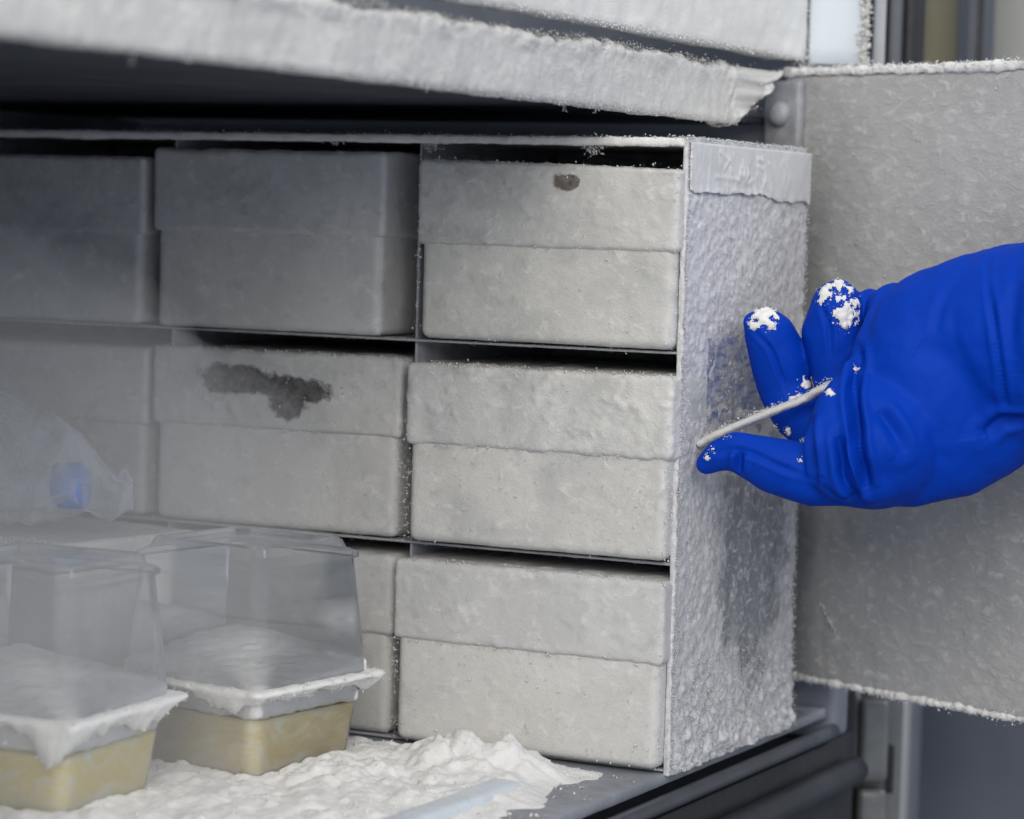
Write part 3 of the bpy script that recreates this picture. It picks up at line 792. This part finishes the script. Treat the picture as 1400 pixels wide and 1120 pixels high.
lathe("tube_body", [(0.0103, 0.0096), (0.07, 0.0096), (0.085, 0.004), (0.087, 0.001)], clear_plastic("tube_plastic", (0.85, 0.88, 0.93), 0.62, (0.84, 0.87, 0.93)), tb)

# translucent bag: a crumpled skin over the tube
def bag_mesh():
    nu, nv = 110, 80
    P = []
    for i in range(nu):
        for j in range(nv):
            s = i / (nu - 1); t = j / (nv - 1)
            P.append((s, t))
    P = np.array(P)
    s, t = P[:, 0], P[:, 1]
    px = -190 + s * 372                                    # along the tube, tapering to a twisted corner at right
    topy = np.interp(px, [-190, -40, 0, 40, 80, 112, 135, 160, 182], [520, 530, 546, 556, 566, 592, 622, 646, 664])
    boty = np.interp(px, [-190, 60, 130, 182], [712, 708, 704, 690])
    a = t * 2 * math.pi
    cy = (topy + boty) / 2; h = (boty - topy) / 2
    y = cy - h * np.cos(a)
    dep = 1.295 - 0.024 * np.sin(a) * np.clip(h / 70, 0.1, 1)
    W = np.stack([np.array(world_at(px[i], y[i], dep[i])) for i in range(len(px))])
    cr = ridged(W * np.array([1.0, 1.0, 0.8]), 34, 3, 90)
    cr2 = ridged(W, 90, 2, 95)
    nrm = np.array(FWD) * (-np.sin(a))[:, None] + np.array(DOWN) * (-np.cos(a))[:, None]
    W = W + nrm * (0.0075 * (cr - 0.4) + 0.0020 * cr2)[:, None]
    idx = np.arange(nu * nv).reshape(nu, nv)
    q = np.stack([idx[:-1, :-1], idx[1:, :-1], idx[1:, 1:], idx[:-1, 1:]], -1).reshape(-1, 4)
    return W, q
W, q = bag_mesh()
o = W.mean(0)
k = NT("bag_film")
tr = k.n.new("ShaderNodeBsdfTransparent"); tr.inputs[0].default_value = (0.9, 0.92, 0.95, 1)
k.b.inputs["Base Color"].default_value = (0.80, 0.84, 0.90, 1); k.b.inputs["Roughness"].default_value = 0.35
mx = k.n.new("ShaderNodeMixShader")
lw = k.n.new("ShaderNodeLayerWeight"); lw.inputs[0].default_value = 0.35
fac = k.math('ADD', k.math('MULTIPLY', lw.outputs["Facing"], 0.6), k.ramp(k.noise(30, 4), [(0.3, 0.06), (0.7, 0.26)]), True)
k.link(fac, mx.inputs[0]); k.link(tr.outputs[0], mx.inputs[1]); k.link(k.b.outputs[0], mx.inputs[2]); k.link(mx.outputs[0], k.out.inputs[0])
tag(mesh_obj("plastic_bag", W - o, q, k.m, None, o), "crumpled translucent bluish plastic bag lying on the frosted carton at the left", "plastic bag")

# ------------------------------------------------------------------ loose snow on the shelf
def snow_h(X, Y):
    P = np.stack([X, Y, np.zeros_like(X)], -1)
    base = 0.0030 + 0.003 * fbm(P, 28, 4, 70) + 0.0026 * (billow(P, 70, 4, 71) - 0.4) + 0.0009 * fbm(P, 260, 3, 76)
    edge = np.clip((-0.022 - X) / 0.02 + 0.8 * fbm(P, 45, 3, 72), -1, 1)            # thins toward the shelf's front edge
    back = np.clip((-0.012 - Y) / 0.012, -1, 1)                                       # stops before the rack
    hx = 0.013 * np.exp(-(((X + 0.085) / 0.026) ** 2 + ((Y + 0.055) / 0.020) ** 2)) + 0.007 * np.exp(-(((X + 0.052) / 0.012) ** 2 + ((Y + 0.045) / 0.014) ** 2))
    hx = hx + 0.006 * np.exp(-(((X + 0.115) / 0.03) ** 2 + ((Y + 0.10) / 0.025) ** 2))
    hx = 0.80 * hx * (0.75 + 0.75 * billow(P, 70, 4, 74)) + 0.0012 * np.clip(hx / 0.006, 0, 1) * fbm(P, 300, 3, 75)
    h = base * np.clip(edge, -0.6, 1) + hx
    return np.where(back < 0, -0.004, h) * np.clip(back, 0.0, 1) - 0.0008 - 0.003 * (back <= 0)
sn = heap("loose_snow", snow_h, -0.60, 0.008, -0.50, -0.001, 0.0014, SNOW, None, base=-0.0006)
tag(sn, "loose white snow and rime heaped along the freezer shelf", "snow", "stuff")
n = 9000
Q0 = np.stack([-0.06 + 0.056 * rng.random(700), -0.19 + 0.17 * rng.random(700), np.full(700, 0.0001)], -1)
Q0 = Q0[fbm(Q0, 70, 3, 83) > 0.08]
Q = np.stack([-0.22 + 0.225 * rng.random(n), -0.24 + 0.225 * rng.random(n), np.zeros(n)], -1)
hz = snow_h(Q[:, 0], Q[:, 1]); keep = (hz > -0.0006) & (fbm(Q, 60, 3, 78) > -0.1)
Q[:, 2] = hz; Q = np.concatenate([Q[keep], Q0])
crystals("snow_grain", Q, SNOW, (0.0003, 0.0020), 79, sn, power=3.6)
# ice ridge along the shelf, glazed smooth
ir = frosty_box("ice_ridge", (-0.052, -0.40, -0.006), (-0.034, -0.075, 0.0052), 0.002, 0.005, simple("glazed_ice", (0.62, 0.68, 0.74), 0.3, 0, 0.08, 40, 0.2), None, amp=0.0006, seed=64)
tag(ir, "smooth bluish ice ridge running through the loose snow", "ice ridge")

# ------------------------------------------------------------------ beyond: door frame, hinge post, outer door
def upright(name, label, cat, px0, px1, z0, z1, depth, thick, mat, parent=None):
    a = world_at(px0, 560, depth); b = world_at(px1, 560, depth)
    w = (b - a).length; c = (a + b) / 2
    ang = math.atan2(RIGHT.y, RIGHT.x)
    t = thing(name, label, cat, (c.x, c.y, 0), ang) if label else None
    o = frosty_box("panel" if label else name, (-w / 2, 0, z0), (w / 2, thick, z1), max(w, 0.02) / 3, min(0.003, w * 0.2), mat, t or parent, amp=0.0)
    if not label:
        o.location = (c.x, c.y, 0); o.rotation_euler = (0, 0, ang)
    return t or o
ICEWALL = simple("icy_blue_plastic", (0.62, 0.68, 0.73), 0.45, 0, 0.06, 12)
PALE = simple("pale_gasket", (0.48, 0.49, 0.52), 0.5, 0, 0.1, 30)
BEIGE = simple("beige_panel", (0.27, 0.255, 0.175), 0.6, 0, 0.06, 10)
SLATE = simple("slate_post_paint", (0.085, 0.095, 0.125), 0.5, 0, 0.1, 20)
t = upright("door_edge", "pale icy blue upright edge above the open grey door, rimed along its right side", "door edge", 1088, 1163, 0.335, 0.62, 1.46, 0.03, ICEWALL)
Q = np.stack([0.0145 + 0.0014 * rng.normal(size=1600), 0.0 + 0.0012 * rng.normal(size=1600), 0.335 + 0.07 * rng.random(1600)], -1)
crystals("frost", Q, SNOW, (0.0004, 0.0026), 90, t)
t = upright("door_gasket", "black ribbed rubber gasket upright beside the pale icy edge", "gasket", 1160, 1186, -0.3, 0.62, 1.52, 0.03, RUBBER)
upright("trim_strip", "narrow pale grey strip standing between two dark gaskets", "trim strip", 1176, 1192, 0.30, 0.62, 1.50, 0.006, PALE)
t = upright("door_frame", "wide black freezer door frame behind the open inner door", "door frame", 1120, 1246, -0.5, 0.62, 1.56, 0.05, RUBBER)
for p0, p1 in ((1196, 1214), (1219, 1232)):
    a = world_at((p0 + p1) / 2, 560, 1.56)
    o = upright("rib", None, None, p0, p1, -0.49, 0.61, 1.556, 0.003, GREYPAINT if p0 < 1200 else RUBBER)
    mw = o.matrix_basis.copy(); o.parent = t
    o.matrix_basis = Matrix.LocRotScale(t.location, t.rotation_euler, None).inverted() @ mw
upright("wall_panel", "beige upright panel in the room behind the freezer", "wall panel", 1240, 1304, 0.1, 1.0, 1.75, 0.03, BEIGE)
t = upright("slate_post", "slate blue post with a dark slot beside the beige panel", "post", 1298, 1340, 0.1, 1.0, 1.70, 0.03, SLATE)
frosty_box("slot", (-0.0012, -0.002, 0.11), (0.0022, 0.0005, 0.99), 0.05, 0.0005, RUBBER, t, amp=0)
upright("cabinet_side", "light grey cabinet side at the upper right corner of the picture", "cabinet", 1338, 1560, 0.1, 1.0, 1.85, 0.4, simple("light_grey_paint", (0.38, 0.385, 0.36), 0.5, 0, 0.05, 8))
t = upright("hinge_post", "dull metal hinge post under the open door's lower edge", "hinge post", 1186, 1252, -0.5, 0.05, 1.535, 0.02, simple("worn_steel", (0.21, 0.21, 0.20), 0.4, 0.3, 0.2, 40))
for z0, z1 in ((-0.055, -0.008), (-0.115, -0.058)):
    frosty_box("knuckle", (-0.013, -0.012, z0), (0.004, -0.0005, z1), 0.004, 0.004, simple("hinge_zinc", (0.22, 0.22, 0.215), 0.35, 0.4, 0.15, 60), t, amp=0.0002)
frosty_box("edge_strip", (-0.0145, -0.004, -0.045), (-0.0118, -0.0005, 0.03), 0.004, 0.001, PALE, t, amp=0.0003)
frosty_box("latch_slot", (0.0045, -0.003, -0.062), (0.0085, -0.0005, -0.035), 0.004, 0.001, RUBBER, t, amp=0)
t = upright("outer_door", "smooth grey outer freezer door at the lower right corner", "freezer door", 1276, 1700, -0.6, 0.10, 1.68, 0.05, GREYPAINT)

# ------------------------------------------------------------------ person: the gloved hand
person = thing("person", "person's bright blue insulated glove reaching in from the right, pinching the rack's icy handle", "person", world_at(1250, 520, 1.262))
PO = np.array(person.location)
def W3(px, py, d): return np.array(world_at(px, py, d))
PX = 1.265 / 3800
chains = [
    # sleeve and palm: (px, py, radius px, distance, flatten along the view)
    ([(1760, 400, 140, 1.17), (1600, 430, 136, 1.205), (1480, 450, 132, 1.235), (1400, 462, 131, 1.25)], 0.75),
    ([(1400, 462, 131, 1.25), (1350, 485, 140, 1.256), (1312, 505, 145, 1.260), (1300, 528, 146, 1.262)], 0.62),
    ([(1300, 505, 132, 1.262), (1258, 485, 82, 1.266), (1234, 452, 52, 1.270)], 0.6),
    ([(1234, 450, 52, 1.268), (1226, 430, 43, 1.272)], 0.8),
    ([(1285, 560, 124, 1.260), (1235, 592, 104, 1.258), (1205, 606, 88, 1.258)], 0.58),
    ([(1200, 600, 98, 1.256), (1150, 634, 58, 1.256), (1108, 650, 44, 1.2565), (1055, 636, 39.5, 1.258), (1014, 620, 29, 1.2605)], 0.85),
    ([(1008, 618, 27, 1.2605), (985, 623, 22, 1.262), (966, 634, 15.5, 1.2645)], 0.9),
    # folded digit in front of the palm
    ([(1172, 514, 22, 1.252), (1148, 562, 36, 1.246), (1146, 600, 40, 1.242), (1150, 640, 43, 1.244)], 0.8),
    ([(1195, 560, 36, 1.242), (1192, 610, 44, 1.238), (1200, 650, 40, 1.243)], 0.7),
    # finger hooked behind the handle, the second finger behind it
    ([(1120, 596, 34, 1.280), (1088, 566, 35, 1.290), (1072, 530, 38, 1.294), (1065, 495, 42, 1.292), (1052, 460, 37, 1.289), (1048, 452, 33, 1.288)], 0.9),
    ([(1040, 450, 24, 1.287), (1031, 441, 17, 1.287)], 0.9), ([(1050, 450, 24, 1.287), (1060, 442, 15, 1.287)], 0.9),
    ([(1160, 560, 34, 1.282), (1146, 508, 38, 1.284), (1140, 455, 44, 1.283), (1144, 418, 36, 1.279), (1146, 400, 20, 1.278)], 0.9),
    ([(1205, 425, 26, 1.278), (1188, 410, 17, 1.282)], 0.9),
]
vv, ff = [], []
def add_ball(c, r, flat):
    bm = bmesh.new(); bmesh.ops.create_icosphere(bm, subdivisions=3, radius=1.0)
    P = np.array([v.co[:] for v in bm.verts]) * r
    fw = np.array(FWD)
    P = P - np.outer(P @ fw, fw) * (1 - flat)
    b = len(vv)
    n0 = sum(len(x) for x in vv)
    ff.extend(tuple(v.index + n0 for v in f.verts) for f in bm.faces)
    vv.append(P + c); bm.free()
for ch, flat in chains:
    for (a, b) in zip(ch[:-1], ch[1:]):
        A_, B_ = W3(a[0], a[1], a[3]), W3(b[0], b[1], b[3]); ra, rb = a[2] * PX, b[2] * PX
        steps = max(3, int(np.linalg.norm(B_ - A_) / (min(ra, rb) * 0.16)))
        for s in np.linspace(0, 1, steps): add_ball(A_ * (1 - s) + B_ * s - PO, ra * (1 - s) + rb * s, flat)
raw = mesh_obj("glove_raw", np.concatenate(vv), ff, None)
md = raw.modifiers.new("r", 'REMESH'); md.mode = 'VOXEL'; md.voxel_size = 0.0008
md = raw.modifiers.new("s", 'SMOOTH'); md.factor = 0.5; md.iterations = 34
dg = bpy.context.evaluated_depsgraph_get()
me = bpy.data.meshes.new_from_object(raw.evaluated_get(dg))
bpy.data.objects.remove(raw)
nvx = len(me.vertices)
co = np.empty(nvx * 3, np.float32); me.vertices.foreach_get("co", co); co = co.reshape(-1, 3).astype(float)
nr = np.empty(nvx * 3, np.float32); me.vertex_normals.foreach_get("vector", nr); nr = nr.reshape(-1, 3).astype(float)
# cloth folds: creases pressed along lines given on the facing side
Wc = co + PO
rel = Wc - np.array(EYE)
dz = rel @ np.array(FWD); sx = 700 + 3800 * (rel @ np.array(RIGHT)) / dz; sy = 560 + 3800 * (rel @ np.array(DOWN)) / dz
# the lines lie on the glove's skin: each crease point is the nearest skin point facing the viewer there
facing = (nr @ np.array(FWD)) < -0.05
fi = np.nonzero(facing)[0]
def skin_index(px, py):
    dd = (sx[fi] - px) ** 2 + (sy[fi] - py) ** 2
    near = np.nonzero(dd < 25)[0]
    return fi[near[np.argmin(dz[fi[near]])]] if len(near) else fi[np.argmin(dd)]
def skin_point(px, py):
    return Wc[skin_index(px, py)]
creases = [
    ([(1171, 476), (1164, 532), (1166, 575), (1176, 640), (1184, 672)], 0.0064, 0.0023),
    ([(1145, 592), (1152, 637), (1160, 660), (1176, 690)], 0.0048, 0.0022),
    ([(1106, 572), (1107, 610), (1111, 656)], 0.0050, 0.0020),
    ([(1197, 557), (1220, 577), (1240, 624)], 0.0030, 0.0028),
    ([(1250, 470), (1295, 500), (1327, 555), (1338, 605)], 0.0030, 0.0075),
    ([(1348, 350), (1354, 430), (1364, 500), (1372, 560)], 0.0016, 0.0016),
    ([(1352, 600), (1370, 581), (1402, 577), (1440, 570)], 0.0040, 0.0028),
    ([(967, 620), (1010, 615), (1062, 637), (1111, 661)], 0.0013, 0.0014),
    ([(1009, 614), (1008, 630), (1006, 648)], 0.0034, 0.0016),
    ([(1022, 448), (1050, 480), (1066, 515), (1078, 548)], 0.0013, 0.0011),
    ([(1118, 418), (1130, 450), (1132, 490)], 0.0013, 0.0012),
    ([(1215, 392), (1192, 420), (1182, 462)], 0.0016, 0.0026),
    ([(1180, 640), (1215, 655), (1262, 640)], 0.0010, 0.0050),
    ([(1124, 668), (1150, 684), (1182, 690)], 0.0012, 0.0014),
    ([(1300, 385), (1282, 420), (1276, 455)], 0.0008, 0.0022),
    ([(1390, 380), (1380, 440), (1384, 520)], 0.0012, 0.0030),
]
disp = np.zeros(nvx)
for line, dep, wid in creases:
    pts = np.array([skin_point(*p) for p in line])
    pth = spline([Vector(p) for p in pts], 10)
    dmin = np.full(nvx, 1e9)
    tpar = np.zeros(nvx)
    for i in range(len(pth)):
        dd = ((Wc - pth[i]) ** 2).sum(1)
        b = dd < dmin; dmin[b] = dd[b]; tpar[b] = i / (len(pth) - 1)
    dd = np.sqrt(dmin) / wid
    end = np.sin(np.clip(tpar, 0.0, 1.0) * math.pi) ** 0.5 * 0.85 + 0.15
    disp += end * dep * (-np.exp(-dd ** 2) + (0.40 if wid < 0.004 else 0.0) * np.exp(-((dd - 2.1) / 0.9) ** 2))
disp += 0.0011 * fbm(Wc * np.array([1, 1, 1]), 34, 3, 21) + 0.0004 * fbm(Wc, 110, 3, 22)
co = co + nr * disp[:, None]
me.vertices.foreach_set("co", co.astype(np.float32).ravel())
me.polygons.foreach_set("use_smooth", np.ones(len(me.polygons), dtype=bool))
me.name = "glove"; me.materials.clear(); me.materials.append(GLOVE)
gl = bpy.data.objects.new("glove", me); COL.objects.link(gl); gl.parent = person
me.update()

# snow clinging to the glove: ragged caps grown on the skin, with loose grains round them
mesh_F = np.empty(len(me.loops), np.int32); me.loops.foreach_get("vertex_index", mesh_F)
mesh_F = mesh_F.reshape(-1, 4) if len(me.loops) == 4 * len(me.polygons) else None
nr2 = np.empty(nvx * 3, np.float32); me.vertex_normals.foreach_get("vector", nr2); nr2 = nr2.reshape(-1, 3).astype(float)
spots = [(1042, 427, 0.0058, 0.65), (1026, 440, 0.0030, 0.5), (1050, 440, 0.0030, 0.2), (1146, 384, 0.0050, 0.75), (1122, 402, 0.0042, 0.7), (1158, 394, 0.0048, 0.6), (1140, 402, 0.0045, 0.35), (1160, 434, 0.0056, 0.9),
         (1172, 412, 0.0034, 0.6), (1157, 450, 0.0022, 0.4), (1170, 440, 0.0022, 0.5), (1104, 524, 0.0034, 0.7), (1090, 540, 0.0030, 0.4), (1166, 494, 0.0022, 0.5), (1132, 532, 0.0022, 0.4),
         (1058, 588, 0.0018, 0.4), (1072, 592, 0.0020, 0.5), (1096, 598, 0.0016, 0.4), (1091, 627, 0.0011, 0.5), (972, 612, 0.0018, 0.3), (963, 624, 0.0014, 0.3), (994, 594, 0.0014, 0.3)]
Wg = co + PO
mask = np.full(nvx, -1.0); grains = []
rg = np.random.default_rng(5)
rag = 0.8 * fbm(Wg, 420, 4, 101, 0.65) + 0.6 * fbm(Wg, 190, 3, 102)
for px, py, rad, full in spots:
    c = Wg[skin_index(px, py)]
    d_ = np.linalg.norm(Wg - c, axis=1) / rad
    mask = np.maximum(mask, np.where(d_ < 1.8, full * 0.42 + 0.08 - 0.50 * d_ ** 2 + 1.25 * rag, -1))
    near = np.nonzero(d_ < 1.35)[0]
    for i in rg.choice(near, min(len(near), int(14 + 26 * full * rad / 0.004))): grains.append(co[i] + nr2[i] * 0.0004 + rg.normal(size=3) * 0.0003)
if mesh_F is not None:
    keep = (mask[mesh_F] > 0).sum(1) >= 3
    Fk = mesh_F[keep]; u, inv = np.unique(Fk, return_inverse=True)
    h_ = 0.0001 + 0.0007 * np.clip(mask[u], 0, 0.5) / 0.5 + 0.0007 * np.clip(mask[u] * 3, 0, 1) * (billow(Wg[u], 260, 3, 104) - 0.2)
    Vc = co[u] + nr2[u] * h_[:, None]
    cap = mesh_obj("snow_cap", Vc, inv.reshape(Fk.shape), SNOW, person)
    cap["kind"] = "stuff"
crystals("clinging_snow", np.array(grains), SNOW, (0.0002, 0.0009), 6, person, power=1.8)

# ------------------------------------------------------------------ cold mist pouring out over the left of the shelf
def mist(name, c, rad, density, label):
    bm = bmesh.new(); bmesh.ops.create_icosphere(bm, subdivisions=4, radius=1.0)
    me_ = bpy.data.meshes.new(name); bm.to_mesh(me_); bm.free()
    for v in me_.vertices:
        q = Vector((v.co.x * rad[0], v.co.y * rad[1], v.co.z * rad[2]))
        v.co = q * (1 + 0.22 * mnoise.noise(q * 9.0 + Vector(c)))
    o = bpy.data.objects.new(name, me_); COL.objects.link(o); o.location = c
    mt = bpy.data.materials.new("mist_air"); mt.use_nodes = True
    nt = mt.node_tree; nt.nodes.remove(nt.nodes["Principled BSDF"])
    pv = nt.nodes.new("ShaderNodeVolumePrincipled")
    pv.inputs["Color"].default_value = (0.93, 0.95, 0.98, 1); pv.inputs["Density"].default_value = density; pv.inputs["Anisotropy"].default_value = -0.35
    nt.links.new(pv.outputs[0], nt.nodes["Material Output"].inputs["Volume"])
    me_.materials.append(mt)
    return tag(o, label, "mist", "stuff")
mist("cold_mist", (-0.265, -0.240, 0.105), (0.195, 0.205, 0.145), 1.3, "thin cold white mist hanging over the clear containers and the rack's left end")
scene.cycles.volume_bounces = 2
